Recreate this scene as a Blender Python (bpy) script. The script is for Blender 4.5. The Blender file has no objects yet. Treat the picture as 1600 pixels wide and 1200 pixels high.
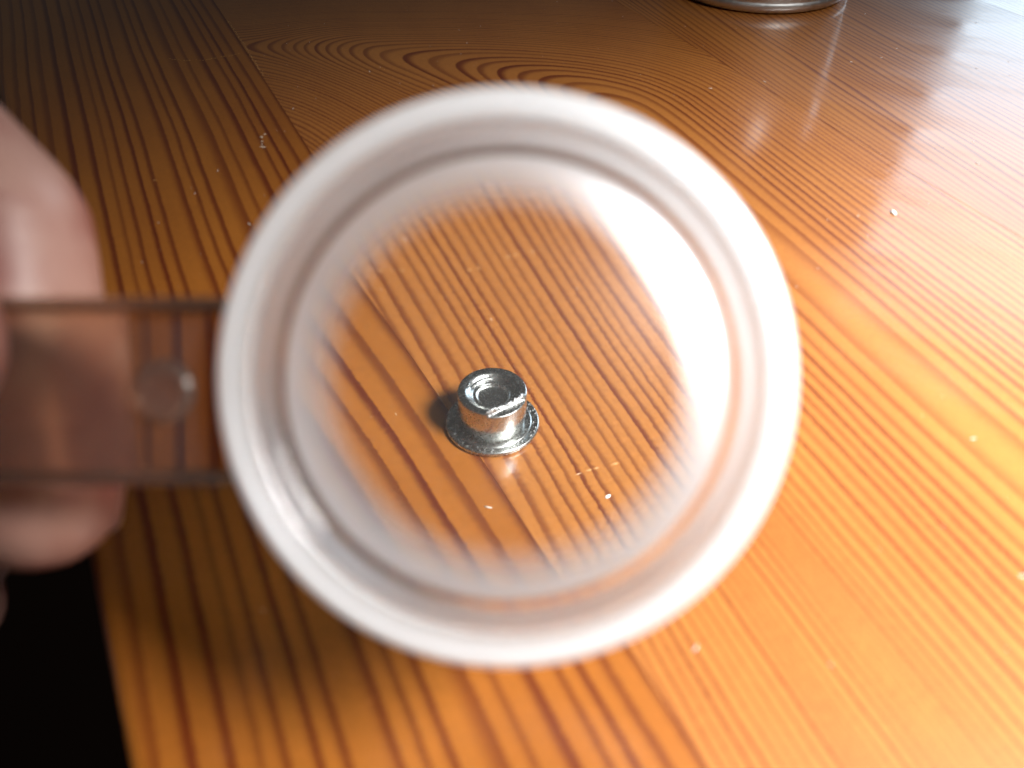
import bpy, bmesh, math, random
from mathutils import Vector, Matrix, noise
R = math.radians
MM = 0.001
random.seed(7)
scene = bpy.context.scene
COL = scene.collection

# ---------------------------------------------------------------- camera
PITCH = R(43.5)
CAM_H = 84.0                       # millimetres above the table
cam_d = bpy.data.cameras.new('camera')
cam = bpy.data.objects.new('camera', cam_d); COL.objects.link(cam)
cam.location = (0, 0, CAM_H*MM)
cam.rotation_euler = (R(90)-PITCH, 0, 0)
cam_d.sensor_width = 36; cam_d.lens = 28
cam_d.clip_start = 0.002; cam_d.clip_end = 20
cam_d.dof.use_dof = True
cam_d.dof.focus_distance = 0.235
cam_d.dof.aperture_fstop = 15.5
scene.camera = cam

# ---------------------------------------------------------------- world and lamps
world = bpy.data.worlds.new('World'); scene.world = world; world.use_nodes = True
bg = world.node_tree.nodes['Background']
bg.inputs[0].default_value = (1.0, 0.93, 0.86, 1); bg.inputs[1].default_value = 0.035

def area(name, loc, target, sx, sy, power, col, spread=180):
    d = bpy.data.lights.new(name, 'AREA'); d.shape = 'RECTANGLE' if name.startswith('window') else 'ELLIPSE'
    d.size = sx*MM; d.size_y = sy*MM; d.energy = power; d.color = col; d.spread = R(spread)
    o = bpy.data.objects.new(name, d); COL.objects.link(o)
    o.location = Vector(loc)*MM
    o.rotation_euler = (Vector(target)-Vector(loc)).to_track_quat('-Z', 'Y').to_euler()
    return o
area('window_light', (1050, 1290, 600), (60, 120, 0), 640, 760, 6.6, (0.70, 0.86, 1.0))
area('key_light', (228, -40, 275), (128, 34, 0), 130, 130, 1.22, (1.0, 0.985, 0.96), 62)

vs = scene.view_settings
vs.view_transform = 'Standard'; vs.look = 'None'; vs.gamma = 1; vs.use_curve_mapping = False; vs.exposure = 0.36
cy = scene.cycles
cy.use_denoising = True
cy.max_bounces = 10; cy.transmission_bounces = 10; cy.transparent_max_bounces = 8; cy.glossy_bounces = 4; cy.diffuse_bounces = 2
cy.use_adaptive_sampling = True; cy.adaptive_threshold = 0.02
cy.caustics_reflective = True; cy.caustics_refractive = True
cy.blur_glossy = 0.6; cy.sample_clamp_indirect = 6

# ---------------------------------------------------------------- helpers
CP, SP = math.cos(PITCH), math.sin(PITCH)
def view(x, y, d):
    """millimetres right / up / ahead of the viewer -> world millimetres"""
    return Vector((x, y*SP + d*CP, CAM_H + y*CP - d*SP))

def link(name, me, mat=None, parent=None, smooth=True):
    o = bpy.data.objects.new(name, me); COL.objects.link(o)
    if mat: me.materials.append(mat)
    if parent: o.parent = parent
    if smooth:
        for p in me.polygons: p.use_smooth = True
    return o
def from_bm(name, bm, mat=None, parent=None, smooth=True):
    me = bpy.data.meshes.new(name); bm.to_mesh(me); bm.free()
    return link(name, me, mat, parent, smooth)
def empty(name, loc=(0,0,0), rot=None):
    o = bpy.data.objects.new(name, None); COL.objects.link(o)
    o.location = Vector(loc)*MM
    if rot: o.rotation_euler = rot
    o.empty_display_size = 0.01
    return o
def tag(o, label=None, cat=None, group=None, kind=None):
    if label: o['label'] = label
    if cat: o['category'] = cat
    if group: o['group'] = group
    if kind: o['kind'] = kind
    return o
def lathe(profile, seg=128, closed=True):
    """profile: list of (r, z) in mm, closed loop if it never touches the axis"""
    bm = bmesh.new(); rings = []
    for r, z in profile:
        if r < 1e-6: rings.append([bm.verts.new((0, 0, z*MM))])
        else: rings.append([bm.verts.new((r*MM*math.cos(2*math.pi*k/seg), r*MM*math.sin(2*math.pi*k/seg), z*MM)) for k in range(seg)])
    pairs = list(zip(rings, rings[1:]))
    if closed: pairs.append((rings[-1], rings[0]))
    for a, b in pairs:
        for k in range(seg):
            j = (k+1) % seg
            if len(a) == 1 and len(b) == 1: continue
            if len(a) == 1: f = (a[0], b[j], b[k])
            elif len(b) == 1: f = (a[k], a[j], b[0])
            else: f = (a[k], a[j], b[j], b[k])
            try: bm.faces.new(f)
            except ValueError: pass
    bmesh.ops.recalc_face_normals(bm, faces=bm.faces)
    return bm
def fillet(pts, rad, n=5):
    """round the corners of a closed (r,z) loop"""
    out = []; N = len(pts)
    for i in range(N):
        p = Vector(pts[i]); a = Vector(pts[i-1]); b = Vector(pts[(i+1) % N])
        r = rad[i] if isinstance(rad, (list, tuple)) else rad
        if r <= 0: out.append(tuple(p)); continue
        da = min(r, (a-p).length*.45); db = min(r, (b-p).length*.45)
        A = p+(a-p).normalized()*da; B = p+(b-p).normalized()*db
        for k in range(n+1):
            t = k/n; q = A*(1-t)**2 + p*2*t*(1-t) + B*t*t
            out.append((q.x, q.y))
    return out

class NT:
    def __init__(s, name):
        s.m = bpy.data.materials.new(name); s.m.use_nodes = True
        s.t = s.m.node_tree; s.t.nodes.clear(); s.L = s.t.links
        s.out = s.t.nodes.new('ShaderNodeOutputMaterial')
    def n(s, typ, ins=None, **kw):
        x = s.t.nodes.new(typ)
        for k, v in kw.items(): setattr(x, k, v)
        for k, v in (ins or {}).items(): s.put(x.inputs[k], v)
        return x
    def put(s, sock, v):
        if isinstance(v, bpy.types.NodeSocket): s.L.new(v, sock)
        else: sock.default_value = v
    def math(s, op, a, b=0.0, c=None, clamp=False):
        x = s.t.nodes.new('ShaderNodeMath'); x.operation = op; x.use_clamp = clamp
        s.put(x.inputs[0], a); s.put(x.inputs[1], b)
        if c is not None: s.put(x.inputs[2], c)
        return x.outputs[0]
    def add(s, a, b): return s.math('ADD', a, b)
    def sub(s, a, b): return s.math('SUBTRACT', a, b)
    def mul(s, a, b): return s.math('MULTIPLY', a, b)
    def ramp(s, x, a, b, lo=0.0, hi=1.0, smooth=True):
        y = s.t.nodes.new('ShaderNodeMapRange'); y.interpolation_type = 'SMOOTHSTEP' if smooth else 'LINEAR'
        s.put(y.inputs[0], x); y.inputs[1].default_value = a; y.inputs[2].default_value = b
        y.inputs[3].default_value = lo; y.inputs[4].default_value = hi
        return y.outputs[0]
    def vec(s, x, y, z=0.0):
        v = s.t.nodes.new('ShaderNodeCombineXYZ')
        for i, q in enumerate((x, y, z)): s.put(v.inputs[i], q)
        return v.outputs[0]
    def noise(s, vec, scale=1.0, detail=2.0, rough=0.5):
        return s.n('ShaderNodeTexNoise', {'Vector': vec, 'Scale': scale, 'Detail': detail, 'Roughness': rough}).outputs[0]
    def mix(s, f, a, b):
        x = s.t.nodes.new('ShaderNodeMix'); x.data_type = 'RGBA'
        s.put(x.inputs[0], f); s.put(x.inputs[6], a); s.put(x.inputs[7], b)
        return x.outputs[2]
    def surf(s, sh): s.L.new(sh, s.out.inputs['Surface']); return s.m

# ---------------------------------------------------------------- wood
def wood(name, mode, light, dark, seed):
    """pine board; object x is across the grain, object y along it"""
    t = NT(name)
    xyz = t.n('ShaderNodeSeparateXYZ', {0: t.n('ShaderNodeTexCoord').outputs['Object']})
    u0 = t.mul(xyz.outputs[0], 1000.0); v = t.mul(xyz.outputs[1], 1000.0)
    wob = t.noise(t.vec(t.mul(u0, .03), t.mul(v, .009), seed), 1.0, 1.0)
    u = t.add(u0, t.mul(t.sub(wob, .5), 3.2))
    fine = t.noise(t.vec(t.mul(u0, .3), t.mul(v, .12), seed+3), 1.0, 2.0)
    u = t.add(u, t.mul(t.sub(fine, .5), .35))
    cross = t.noise(t.vec(t.mul(u0, 1.6), t.mul(v, 4.0), seed+5), 1.0, 2.0, .6)
    u = t.add(u, t.mul(t.sub(cross, .5), .75))
    if mode == 'straight':             # wide, even rings
        vary = t.noise(t.vec(t.mul(u, .11), seed, 0.0), 1.0, 1.0)
        ring = t.add(t.mul(u, .32), t.mul(vary, 1.8))
        thick = .44
    elif mode == 'cathedral':          # flat-sawn board: rings part round an arched heart
        far = t.math('MAXIMUM', t.sub(v, 150.0), 0.0)
        heart = t.sub(t.add(60.0, t.mul(v, .08)), t.mul(t.mul(far, far), .0100))
        dx = t.sub(u, heart)
        nv = t.sub(v, 150.0); nose = t.mul(t.add(nv, t.math('SQRT', t.add(t.mul(nv, nv), 300.0))), .21)
        side = t.math('SQRT', t.add(t.add(t.mul(dx, dx), 210.0), t.mul(nose, nose)))
        close = t.ramp(u0, 34.0, 2.0, 0.0, 1.0)
        vary = t.noise(t.vec(t.mul(side, .13), seed, 0.0), 1.0, 1.0)
        ring = t.add(t.mul(side, .64), t.add(t.mul(vary, 2.2), t.mul(close, 5.0)))
        thick = .40
    else:                              # fine, close rings, a little askew
        vary = t.noise(t.vec(t.mul(u, .07), seed, 0.0), 1.0, 1.0)
        ring = t.add(t.add(t.mul(u, .50), t.mul(v, -.055)), t.mul(vary, 4.0))
        thick = .40
    f = t.math('FRACT', ring); idx = t.math('FLOOR', ring)
    wn = t.n('ShaderNodeTexWhiteNoise', {'W': idx}, noise_dimensions='1D').outputs[0]
    late = t.mul(t.ramp(f, thick, .82), t.ramp(f, .91, .99, 1.0, 0.0))
    late = t.mul(late, t.ramp(wn, 0.0, 1.0, .55, 1.0, False))
    if mode == 'cathedral': late = t.mul(late, t.math('MAXIMUM', t.ramp(t.math('ABSOLUTE', dx), 0.0, 9.0, .3, 1.0), t.ramp(v, 125.0, 165.0)))
    blotch = t.noise(t.vec(t.mul(u0, .05), t.mul(v, .02), seed+9), 1.0, 3.0)
    fibre = t.noise(t.vec(t.mul(u0, 1.1), t.mul(v, 5.0), seed), 1.0, 3.0, .6)    # short cross marks (ray flecks)
    pore = t.noise(t.vec(t.mul(u0, 9.0), t.mul(v, 1.2), seed), 1.0, 2.0, .6)
    base = t.mix(blotch, (light[0]*.78, light[1]*.68, light[2]*.60, 1), (light[0]*1.2, light[1]*1.28, light[2]*1.35, 1))
    tone = t.add(t.ramp(fibre, .3, .7, .88, 1.12, False), t.mul(t.sub(pore, .5), .16))
    base = t.mix(1.0, base, t.vec(tone, tone, tone)); base.node.blend_type = 'MULTIPLY'
    col = t.mix(t.mul(late, .95), base, (*dark, 1))
    grit = t.noise(t.n('ShaderNodeTexCoord').outputs['Object'], 1400.0, 2.0, .6)
    smear = t.noise(t.vec(t.add(t.mul(u0, .05), t.mul(v, .03)), t.sub(t.mul(v, .012), t.mul(u0, .01)), seed+2), 1.0, 5.0, .68)
    h = t.add(t.add(t.mul(late, -.25), t.mul(pore, .25)), t.mul(grit, .35))
    bmp = t.n('ShaderNodeBump', {'Height': h, 'Strength': .12, 'Distance': .0002})
    cb = t.n('ShaderNodeBump', {'Height': t.add(t.mul(grit, .6), t.mul(pore, .5)), 'Strength': .05, 'Distance': .0002})
    p = t.n('ShaderNodeBsdfPrincipled', {'Base Color': col, 'Roughness': .42, 'Normal': bmp.outputs[0], 'Coat Weight': .62,
            'Coat Roughness': t.ramp(smear, .36, .64, .05, .22), 'Coat IOR': 1.5, 'Coat Normal': cb.outputs[0]})
    p.inputs['Specular IOR Level'].default_value = .3
    return t.surf(p.outputs[0])

EU = Vector((math.cos(R(26.1)), math.sin(R(26.1)), 0)); EV = Vector((-math.sin(R(26.1)), math.cos(R(26.1)), 0))
SEAM = 31.8                                # distance of the visible joint from the origin, across the boards
table = empty('pine_table', tuple(EU*SEAM), (0, 0, R(26.1)))
tag(table, 'varnished orange pine table top made of glued boards', 'table')
L1 = (.222, .072, .0085); D1 = (.068, .0062, .0006)
boards = [(-53.5, -.02, 'straight', L1, D1, 1.3), (0.0, 112.0, 'cathedral', (.262, .095, .0185), (.080, .009, .0012), 4.7),
          (112.04, 214.0, 'fine', (.255, .094, .019), (.08, .010, .0015), 8.1), (214.04, 330.0, 'fine', (.255, .094, .019), (.08, .010, .0015), 15.4)]
PLANKS = []
for a, b, mode, lc, dc, sd in boards:
    w = b-a; prof = fillet([(0, 0), (w, 0), (w, -26), (0, -26)], [.05, .05, 1, 1], 3)
    if a < -50: prof = fillet([(0, 0), (w, 0), (w, -26), (0, -26)], [2.0, .05, 1, 2], 5)
    bm = bmesh.new(); e0 = []; e1 = []
    for x, z in prof:
        taper = (1-x/w) if a < -50 else 0.0          # the outer board narrows towards the near end
        e0.append(bm.verts.new(((x+taper*11.2)*MM, -.180, z*MM))); e1.append(bm.verts.new(((x-taper*26.5)*MM, .620, z*MM)))
    n = len(prof)
    for i in range(n):
        j = (i+1) % n; bm.faces.new((e0[i], e0[j], e1[j], e1[i]))
    bm.faces.new(e0); bm.faces.new(list(reversed(e1)))
    bmesh.ops.recalc_face_normals(bm, faces=bm.faces)
    o = from_bm('plank', bm, wood('pine_'+mode, mode, lc, dc, sd), table, False)
    o.location = (a*MM, 0, 0)
    PLANKS.append(o)

# the dark floor far below the table edge
t = NT('dark_floor')
nz = t.noise(t.n('ShaderNodeTexCoord').outputs['Object'], 6.0, 3.0)
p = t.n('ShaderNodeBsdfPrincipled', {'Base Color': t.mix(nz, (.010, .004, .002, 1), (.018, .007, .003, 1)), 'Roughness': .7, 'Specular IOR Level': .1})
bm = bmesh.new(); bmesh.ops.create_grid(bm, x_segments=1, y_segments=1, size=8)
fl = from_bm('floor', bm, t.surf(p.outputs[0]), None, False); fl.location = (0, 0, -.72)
tag(fl, kind='structure')

# ---------------------------------------------------------------- metals
def metal(name, col, rough, spots=0.0, scale=2500, aniso=0.0, brush=0.0):
    t = NT(name)
    tc = t.n('ShaderNodeTexCoord').outputs['Object']
    nz = t.noise(tc, scale, 3.0, .6); big = t.noise(tc, scale*.12, 3.0, .6)
    c = t.mix(t.mul(t.ramp(big, .45, .75), spots), (*col, 1), (col[0]*.45, col[1]*.43, col[2]*.40, 1))
    r = t.add(rough, t.mul(t.ramp(nz, .45, .8), spots*.35))
    h = nz
    if brush:
        z = t.n('ShaderNodeSeparateXYZ', {0: tc}).outputs[2]
        h = t.add(t.mul(nz, .3), t.mul(t.noise(t.vec(0.0, 0.0, t.mul(z, 9000.0)), 1.0, 2.0), brush))
    b = t.n('ShaderNodeBump', {'Height': h, 'Strength': .05, 'Distance': .00005})
    p = t.n('ShaderNodeBsdfPrincipled', {'Base Color': c, 'Metallic': 1.0, 'Roughness': r, 'Normal': b.outputs[0]})
    return t.surf(p.outputs[0])
M_STEEL = metal('turned_steel', (.60, .61, .59), .25, .3, 3000, brush=.6)
M_BURR = metal('torn_steel', (.86, .86, .88), .30, .2, 6000)
M_TIN = metal('aged_tin', (.66, .66, .65), .34, .5, 900)

# ---------------------------------------------------------------- the little steel pin
pin = empty('steel_pin', (-2.1, 83.3, 0.02))
tag(pin, 'tiny flanged steel pin with a worn dished top, standing under the magnifying glass', 'pin')
fl_prof = fillet([(0, 0), (4.25, 0), (4.5, .15), (4.5, .42), (4.36, .55), (3.75, .50), (3.66, .58), (3.1, .60), (0, .60)], [0, .1, .08, .08, .08, .04, .04, 0, 0], 3)
from_bm('flange', lathe(fl_prof, 128, False), M_STEEL, pin)
brr = [(0.0, .55), (2.9, .55), (3.02, .72), (3.08, 1.1), (3.24, 1.7), (3.30, 2.4), (3.31, 4.3), (3.27, 4.42)]
H_TOP = 4.45
CH = Vector((.56, -.83))
def top_h(x, y):
    r = math.hypot(x, y); z = 0.0
    q = x*CH.x + y*CH.y
    s = x*CH.y*-1 + y*CH.x
    def sm(a, b, x): 
        k = max(0, min(1, (x-a)/(b-a))); return k*k*(3-2*k)
    z -= .55*(1-sm(1.6, 2.72, r))
    z -= .22*(1-sm(1.38, 1.52, r))
    z += .10*math.exp(-((r-1.60)/.07)**2)
    z += .05*math.sin(r*26)*sm(1.6, 1.8, r)*(1-sm(2.2, 2.5, r))*(.5+.5*noise.noise(Vector((x*2, y*2, 7))))
    cut = sm(2.32, 2.42, q); z = z*(1-cut) - .34*cut
    jag = noise.noise(Vector((x*5, y*5, 3.1)))
    z += (.16+.10*jag)*math.exp(-((q-2.24-.05*jag)/.13)**2)*(1-sm(2.0, 2.5, abs(s)))
    up = math.exp(-((q+1.95)/.22)**2)*(1-sm(1.1, 1.7, abs(s+.3)))
    z += up*(.12*math.sin(r*16)+.05*jag)
    z += .02*noise.noise(Vector((x*9, y*9, 0)))
    z -= .05*sm(3.05, 3.27, r)
    return z
bm = bmesh.new(); seg = 144; rings = []
for r, z in brr:
    rings.append([bm.verts.new((0, 0, z*MM))] if r == 0 else [bm.verts.new((r*MM*math.cos(2*math.pi*k/seg), r*MM*math.sin(2*math.pi*k/seg), z*MM)) for k in range(seg)])
for i in range(1, 45):
    r = 3.25*(1-i/45.0); ring = []
    for k in range(seg):
        a = 2*math.pi*k/seg; x, y = r*math.cos(a), r*math.sin(a)
        ring.append(bm.verts.new((x*MM, y*MM, (H_TOP+top_h(x, y))*MM)))
    rings.append(ring)
rings.append([bm.verts.new((0, 0, (H_TOP+top_h(0, 0))*MM))])
# pull the barrel's lip down where the crescent is cut away
for ring in rings[6:8]:
    for vtx in ring:
        q = (vtx.co.x*CH.x + vtx.co.y*CH.y)/MM
        if q > 2.3: vtx.co.z -= min(1, (q-2.3)/.15)*.34*MM
for a, b in zip(rings, rings[1:]):
    for k in range(seg):
        j = (k+1) % seg
        if len(a) == 1: bm.faces.new((a[0], b[j], b[k]))
        elif len(b) == 1: bm.faces.new((a[k], a[j], b[0]))
        else: bm.faces.new((a[k], a[j], b[j], b[k]))
bmesh.ops.recalc_face_normals(bm, faces=bm.faces)
from_bm('barrel', bm, M_STEEL, pin)
# torn bright burr along the crescent, and loose specks of swarf on the flange
bm = bmesh.new()
tx = Vector((-CH.y, CH.x))
for i in range(130):
    s = random.uniform(-2.15, 2.15); q = 2.24+random.gauss(0, .09)+.12*math.sin(s*2)
    c = CH*q + tx*s
    if c.length > 3.25: continue
    z = H_TOP+top_h(c.x, c.y)+.02
    m = Matrix.Translation(Vector((c.x, c.y, z))*MM) @ Matrix.Rotation(random.random()*6, 4, Vector((random.random(), random.random(), random.random())).normalized()) @ Matrix.Diagonal((1, random.uniform(.4, 1), random.uniform(.3, .8), 1))
    bmesh.ops.create_icosphere(bm, subdivisions=1, radius=random.uniform(.05, .15)*MM, matrix=m)
from_bm('burr', bm, M_BURR, pin, False)
bm = bmesh.new()
for i in range(46):
    a = random.uniform(-1.3, .9) if i < 34 else random.uniform(3.4, 5.2)
    r = random.uniform(3.75, 4.35); z = .57
    m = Matrix.Translation(Vector((r*math.cos(a), r*math.sin(a), z))*MM) @ Matrix.Rotation(random.random()*6, 4, 'X')
    bmesh.ops.create_icosphere(bm, subdivisions=1, radius=random.uniform(.03, .075)*MM, matrix=m)
sw = from_bm('swarf', bm, M_BURR, pin, False); sw['kind'] = 'stuff'

# ---------------------------------------------------------------- the tin at the back
tin = empty('tin_can', (76+3, 277, 0))
tag(tin, 'dull grey metal tin standing behind the magnifying glass, only its foot in view', 'tin')
tp = [(0, 1.2), (24, 1.2), (25.0, .3), (26.5, 0), (28.2, .5), (29.0, 1.8), (29.0, 3.0), (28.7, 3.3), (28.7, 3.7), (29.0, 4.0), (29.0, 44), (28.4, 45), (27.6, 44.4), (27.5, 6), (0, 6)]
from_bm('body', lathe(tp, 128, False), M_TIN, tin)
lip = fillet([(27.4, 44.2), (29.7, 44.2), (29.7, 46.2), (27.4, 46.2)], .8, 5)
from_bm('rolled_lip', lathe(lip, 128), M_TIN, tin)

# ---------------------------------------------------------------- magnifying glass
def acrylic(name, rough, veil, tint=(.97, .985, .99), inner=None, sheen=.18):
    t = NT(name)
    tc = t.n('ShaderNodeTexCoord').outputs['Object']
    g = t.n('ShaderNodeBsdfGlass', {'Color': (*tint, 1), 'Roughness': rough, 'IOR': 1.49})
    if not veil: return t.surf(g.outputs[0])
    tr = t.n('ShaderNodeBsdfTranslucent', {'Color': (.93, .95, .97, 1)})
    df = t.n('ShaderNodeBsdfDiffuse', {'Color': (.93, .95, .97, 1)})
    w0 = t.n('ShaderNodeMixShader', {0: .5, 1: tr.outputs[0], 2: df.outputs[0]})
    gl = t.n('ShaderNodeBsdfGlossy', {'Color': (.95, .96, 1, 1), 'Roughness': .36})
    w = t.n('ShaderNodeMixShader', {0: sheen, 1: w0.outputs[0], 2: gl.outputs[0]})
    fac = veil
    if inner:                            # painted glare: white veil standing in for reflections, clearing towards the optic
        s = t.n('ShaderNodeSeparateXYZ', {0: tc})
        rr = t.mul(t.math('SQRT', t.add(t.mul(s.outputs[0], s.outputs[0]), t.mul(s.outputs[1], s.outputs[1]))), 1000.0)
        fac = t.math('MAXIMUM', t.mul(t.ramp(rr, inner[0], inner[1]), veil), .025)
    mx = t.n('ShaderNodeMixShader', {0: fac, 1: g.outputs[0], 2: w.outputs[0]})
    return t.surf(mx.outputs[0])
M_LENS = acrylic('acrylic_lens_painted_glare', 0.0, .58, inner=(11.5, 17.2), sheen=.60)  # glare at the lens edge is painted in as a white veil
M_RIM = acrylic('acrylic_rim_painted_glare', .05, .72, inner=(18.4, 20.2))  # clear rim whitened in the material in place of bright reflections
M_HANDLE = acrylic('acrylic_handle_shade_tint', .03, .03, (.79, .68, .56))  # amber tint darkens the clear plastic, standing in for its shaded recess

A = 62.0
mc = view((793-800)/1244*A, (600-590)/1244*A, A)
mag = empty('magnifying_glass', tuple(mc), (R(90)-PITCH, 0, 0))
tag(mag, 'round clear plastic magnifying glass with a thick rim whitened to stand for glare, held over the steel pin', 'magnifying glass')
# local frame: z towards the viewer
RL = 16.8; RF, RB = 66.0, 112.0
def cap(sign, n=26):
    out = []
    for i in range(n+1):
        r = RL*i/n
        q = RF if sign > 0 else RB
        out.append((r, sign*((3.7 if sign > 0 else 2.0) - (q - math.sqrt(q*q-r*r)))))
    return out
lens_prof = cap(1) + list(reversed(cap(-1)))
o = from_bm('lens', lathe(lens_prof, 160, False), M_LENS, mag)
rim_prof = fillet([(16.9, -1.6), (16.9, 1.3), (18.0, 1.5), (18.35, 2.6), (19.2, 2.75), (19.35, 3.5), (20.05, 3.5), (20.15, 3.2), (20.4, 3.2), (20.5, 3.5), (21.1, 3.5), (21.55, 3.0), (21.55, -4.5), (20.6, -5.0), (18.5, -5.0), (18.0, -1.9)],
                  [.1, .15, .3, .2, .2, .2, .08, .05, .05, .08, .4, .3, .3, .4, .3, .3], 4)
from_bm('rim', lathe(rim_prof, 160), M_RIM, mag)
def bar(name, x0, x1, y0, y1, z0, z1, bev, mat, parent):
    bm = bmesh.new(); bmesh.ops.create_cube(bm, size=1)
    for vtx in bm.verts:
        vtx.co = Vector(((x0 if vtx.co.x < 0 else x1), (y0 if vtx.co.y < 0 else y1), (z0 if vtx.co.z < 0 else z1)))*MM
    bmesh.ops.bevel(bm, geom=bm.edges[:], offset=bev*MM, segments=3, affect='EDGES', profile=.5)
    return from_bm(name, bm, mat, parent)
hd = bar('handle', -66, -21.5, -7.3, 5.2, -1.0, .3, .3, M_HANDLE, mag)
bar('rail', -66, -21.5, 5.25, 6.1, -2.0, 2.0, .35, M_HANDLE, hd)
bar('rail', -66, -21.5, -8.2, -7.35, -2.0, 2.0, .35, M_HANDLE, hd)
bump = lathe([(0, .34), (2.3, .34), (2.45, .45), (2.35, .75), (2.0, .95), (1.5, .92), (1.1, .80), (.5, .76), (0, .75)], 64, False)
bo = from_bm('button', bump, acrylic('scuffed_acrylic_button', .18, .04, (.90, .82, .74)), hd); bo.location = (-26.6*MM, -1.1*MM, 0)

# ---------------------------------------------------------------- the hand
def skin_mat():
    t = NT('skin')
    tc = t.n('ShaderNodeTexCoord').outputs['Object']
    a = t.noise(tc, 70.0, 3.0, .6); b = t.noise(tc, 900.0, 2.0, .6)
    c = t.mix(t.ramp(a, .35, .68), (.28, .155, .122, 1), (.17, .05, .037, 1))
    bp = t.n('ShaderNodeBump', {'Height': t.add(a, t.mul(b, .5)), 'Strength': .25, 'Distance': .0004})
    p = t.n('ShaderNodeBsdfPrincipled', {'Base Color': c, 'Roughness': .48, 'Normal': bp.outputs[0]})
    return t.surf(p.outputs[0])
M_SKIN = skin_mat()
t = NT('nail'); p = t.n('ShaderNodeBsdfPrincipled', {'Base Color': (.62, .40, .33, 1), 'Roughness': .28}); M_NAIL = t.surf(p.outputs[0])

chains = {   # x right, y up, d ahead of the viewer, radius (mm)
 'index': [(-112, 6, 68, 11), (-88, 21, 74, 9.4), (-68, 29, 77, 9.0), (-57, 23, 77, 8.5), (-48.5, 14.8, 76, 8.3), (-46.9, 6.5, 75.3, 8.1), (-45.9, -2.4, 74.8, 8.1), (-43.9, -10.2, 74.2, 7.7)],
 'thumb': [(-132, -22, 66, 13), (-108, -10, 58, 11.5), (-86, -2, 52, 10.2), (-66, 2.0, 49.5, 9.6), (-52, 2.8, 49, 9.4), (-40.6, 2.6, 49.6, 8.4)],
 'middle': [(-114, -9, 78, 11), (-92, 4, 92, 9.4), (-76, 6, 99, 9), (-68, -8, 104, 8.4), (-72, -22, 101, 8), (-82, -27, 96, 7.4)],
 'ring': [(-118, -26, 84, 10.5), (-97, -18, 100, 9), (-83, -17, 106, 8.6), (-77, -30, 108, 8), (-82, -42, 104, 7.6), (-92, -45, 99, 7)],
 'little': [(-124, -42, 86, 9.5), (-107, -38, 99, 8), (-96, -39, 104, 7.4), (-91, -50, 104, 7), (-95, -58, 101, 6.6), (-103, -59, 97, 6)],
 'palm_a': [(-112, 6, 68, 12), (-140, -8, 74, 14), (-172, -34, 82, 18)],
 'palm_b': [(-114, -9, 78, 12), (-140, -22, 82, 15), (-172, -36, 84, 18)],
 'palm_c': [(-118, -26, 84, 12), (-145, -34, 86, 15), (-174, -40, 86, 18)],
 'palm_d': [(-124, -42, 86, 11), (-148, -46, 88, 13), (-176, -46, 86, 17)],
 'palm_e': [(-132, -22, 66, 14), (-150, -28, 74, 16), (-172, -38, 82, 18)],
 'arm': [(-172, -38, 84, 20), (-184, -43, 85, 20), (-220, -58, 88, 24), (-270, -78, 92, 30)],
}
bm = bmesh.new()
for ch in chains.values():
    for (a, b) in zip(ch, ch[1:]):
        pa, pb = view(*a[:3]), view(*b[:3]); L = (pb-pa).length; n = max(2, int(L/2.0))
        for i in range(n+1):
            k = i/n; k2 = k
            c = pa.lerp(pb, k); r = a[3]*(1-k2)+b[3]*k2
            bmesh.ops.create_icosphere(bm, subdivisions=2, radius=r*MM, matrix=Matrix.Translation(c*MM))
me = bpy.data.meshes.new('hand_raw'); bm.to_mesh(me); bm.free()
tmp = bpy.data.objects.new('hand_raw', me); COL.objects.link(tmp)
rm = tmp.modifiers.new('r', 'REMESH'); rm.mode = 'VOXEL'; rm.voxel_size = .0013
smo = tmp.modifiers.new('s', 'SMOOTH'); smo.iterations = 14; smo.factor = .6
dg = bpy.context.evaluated_depsgraph_get()
me2 = bpy.data.meshes.new_from_object(tmp.evaluated_get(dg))
bpy.data.objects.remove(tmp)
hand = link('person', me2, M_SKIN)
tag(hand, 'hand pinching the clear handle of the magnifying glass between thumb and index finger', 'hand')
def nail(tip, back, up, w, l, name='fingernail'):
    ax = (tip-back).normalized(); up = (up-ax*up.dot(ax)).normalized(); sd = ax.cross(up)
    bm = bmesh.new(); g = []
    for i in range(9):
        row = []
        for j in range(9):
            s = -1+2*j/8; q = i/8
            ww = w*(1-.25*max(0, q-.6)/.4*abs(s))
            h = -.32*w*s*s - .4*max(0, q-.7)
            pt = tip + ax*((q-1)*l + l*.30*(1-s*s)*(q > .8)*.3) + sd*(s*ww) + up*h
            row.append(bm.verts.new(pt*MM))
        g.append(row)
    for i in range(8):
        for j in range(8): bm.faces.new((g[i][j], g[i+1][j], g[i+1][j+1], g[i][j+1]))
    bmesh.ops.solidify(bm, geom=bm.faces[:], thickness=.5*MM)
    bmesh.ops.recalc_face_normals(bm, faces=bm.faces)
    return from_bm(name, bm, M_NAIL, hand)
def axis_nail(ch, toward, w, l):
    a = chains[ch][-2]; b = chains[ch][-1]; pa, pb = view(*a[:3]), view(*b[:3])
    ax = (pb-pa).normalized(); up = (view(*toward)-view(0, 0, 0)); up = (up-ax*up.dot(ax)).normalized()
    nail(pb+ax*b[3]*.55+up*b[3]*.93, pa+up*b[3]*.93, up, w, l)
axis_nail('thumb', (0, 0, -1), 6.2, 12)
axis_nail('index', (0, 0, 1), 5.4, 10)

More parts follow.
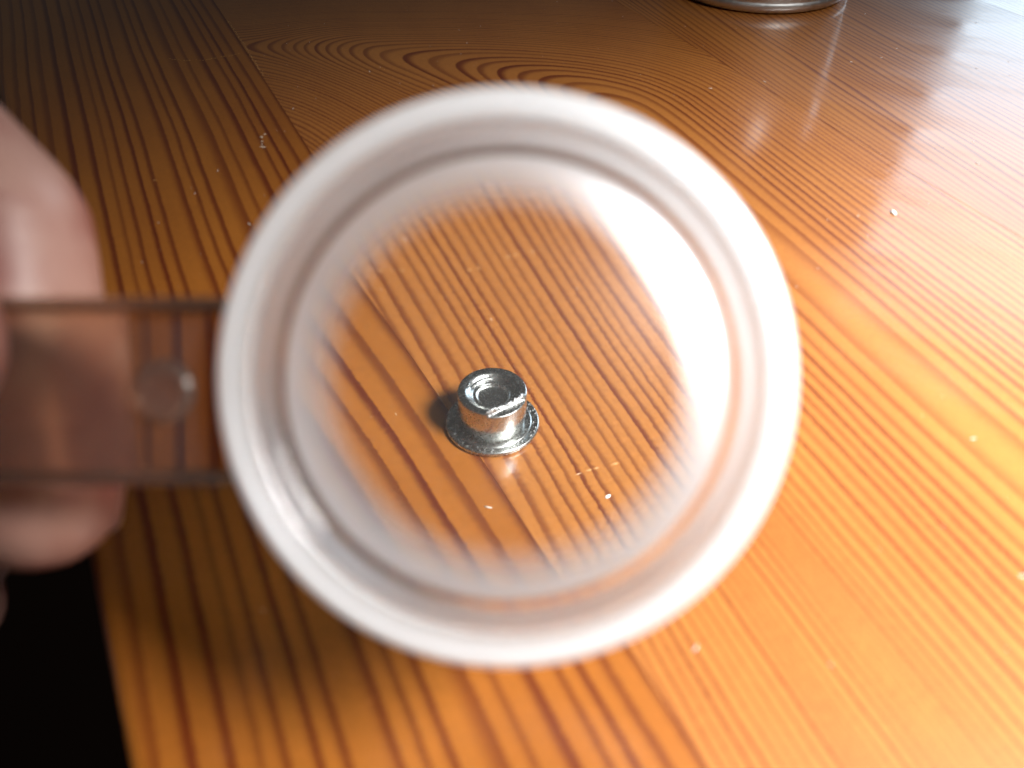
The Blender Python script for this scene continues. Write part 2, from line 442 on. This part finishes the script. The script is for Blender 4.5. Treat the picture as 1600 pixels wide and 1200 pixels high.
# ---------------------------------------------------------------- crumbs and wear on the boards
t = NT('pale_crumb'); p = t.n('ShaderNodeBsdfPrincipled', {'Base Color': (.85, .83, .80, 1), 'Roughness': .5}); M_CRUMB = t.surf(p.outputs[0])
def crumb(x, y, s, label):
    bm = bmesh.new(); bmesh.ops.create_icosphere(bm, subdivisions=2, radius=s*MM)
    for vtx in bm.verts:
        vtx.co *= 1+.45*noise.noise(vtx.co*(2500/s)+Vector((x, y, 0)))
        vtx.co.y *= 1.9; vtx.co.z *= .55
    o = from_bm('crumb', bm, M_CRUMB, None, True); o.location = (x*MM, y*MM, s*.45*MM); o.rotation_euler = (0, 0, x)
    tag(o, label, 'crumb', 'pale crumbs on the table'); return o
crumb(8.6, 73.9, .17, 'tiny white crumb on the boards seen through the lens, lower right of the pin')
crumb(29.6, 173.5, .4, 'tiny white crumb lying just above the rim of the magnifying glass')
crumb(75.5, 137.6, .45, 'pale crumb on the bare boards well right of the magnifying glass')

t = NT('bare_scuffed_wood'); p = t.n('ShaderNodeBsdfPrincipled', {'Base Color': (.36, .18, .06, 1), 'Roughness': .45}); M_SCUFF = t.surf(p.outputs[0])
t = NT('cloudy_varnish'); p = t.n('ShaderNodeBsdfPrincipled', {'Base Color': (.34, .26, .19, 1), 'Roughness': .55}); M_CLOUD = t.surf(p.outputs[0])
def scratch(pts, w, mat, gaps=.3, name='scratch'):
    """raised torn splinters of varnish along a line given on the table (world mm)"""
    bm = bmesh.new(); inv = Matrix.Rotation(-R(26.1), 3, 'Z')
    loc = [inv @ (Vector((x, y, 0)) - EU*SEAM) for x, y in pts]
    k = 0 if sum(q.x for q in loc)/len(loc) < 0 else 1
    off = boards[k][0]
    for a, b in zip(loc, loc[1:]):
        n = max(1, int((b-a).length/.8))
        for i in range(n):
            if random.random() < gaps: continue
            p0 = a.lerp(b, i/n); p1 = a.lerp(b, (i+random.uniform(.7, 1.05))/n)
            d = (p1-p0).normalized(); sd = Vector((-d.y, d.x, 0))*w*random.uniform(.4, 1.1)*.5
            j = Vector((random.gauss(0, w*.3), random.gauss(0, w*.3), 0))
            z = Vector((0, 0, .02)); top = Vector((0, 0, .02+w*.18))
            q = [p0+j+z, (p0+p1)*.5+sd+j+z, p1+j+z, (p0+p1)*.5-sd+j+z, (p0+p1)*.5+j+top]
            vs_ = [bm.verts.new(Vector((c.x-off, c.y, c.z))*MM) for c in q]
            for f in ((0, 1, 4), (1, 2, 4), (2, 3, 4), (3, 0, 4)):
                bm.faces.new([vs_[f[0]], vs_[f[1]], vs_[f[2]]])
            bm.faces.new((vs_[3], vs_[2], vs_[1], vs_[0]))
    bmesh.ops.recalc_face_normals(bm, faces=bm.faces)
    return from_bm(name, bm, mat, PLANKS[k], False)
def ground(px, py):
    a, b = (px-800)/1244, (600-py)/1244
    k = CAM_H/(SP - b*CP)
    return (a*k, (CP+b*SP)*k)
def under_lens(px, py): return ground(793+(px-793)/1.62, 590+(py-590)/1.62)
scratch([ground(*q) for q in ((264, 92), (290, 95), (320, 94), (350, 89), (375, 84))], .55, M_SCUFF, .1)
scratch([ground(*q) for q in ((356, 32), (385, 76), (412, 118))], .5, M_SCUFF, .0, 'worn_edge')
scratch([ground(*q) for q in ((404, 213), (418, 210), (430, 212))], 1.3, M_CLOUD, .1)
scratch([ground(*q) for q in ((404, 220), (412, 232))], 1.0, M_CLOUD, .2)
scratch([ground(*q) for q in ((235, 282), (246, 281))], .5, M_SCUFF, .0)
scratch([under_lens(*q) for q in ((600, 432), (660, 430), (720, 434), (800, 408), (870, 396))], .22, M_SCUFF, .5)
scratch([under_lens(*q) for q in ((905, 752), (935, 742), (975, 730))], .30, M_SCUFF, .3)
scratch([under_lens(*q) for q in ((940, 712), (965, 722))], .25, M_SCUFF, .4)

# fine dust and fibres over the boards
t = NT('grey_dust'); p = t.n('ShaderNodeBsdfPrincipled', {'Base Color': (.52, .48, .44, 1), 'Roughness': .8}); M_DUST = t.surf(p.outputs[0])
bm = bmesh.new(); rd = random.Random(21)
for i in range(420):
    x, y = rd.uniform(-70, 140), rd.uniform(40, 270)
    if (Vector((x, y, 0)).dot(EU)-SEAM) < -50: continue
    r = .03+.10*rd.random()**4
    m = Matrix.Translation(Vector((x, y, r*.4))*MM) @ Matrix.Rotation(rd.random()*6.3, 4, 'Z') @ Matrix.Diagonal((rd.choice((1, 1, 1.6, 5)), 1, .6, 1))
    bmesh.ops.create_icosphere(bm, subdivisions=1, radius=r*MM, matrix=m)
dust = from_bm('dust', bm, M_DUST, None, True)
tag(dust, 'fine pale dust and fibres scattered over the varnished boards', 'dust', kind='stuff')
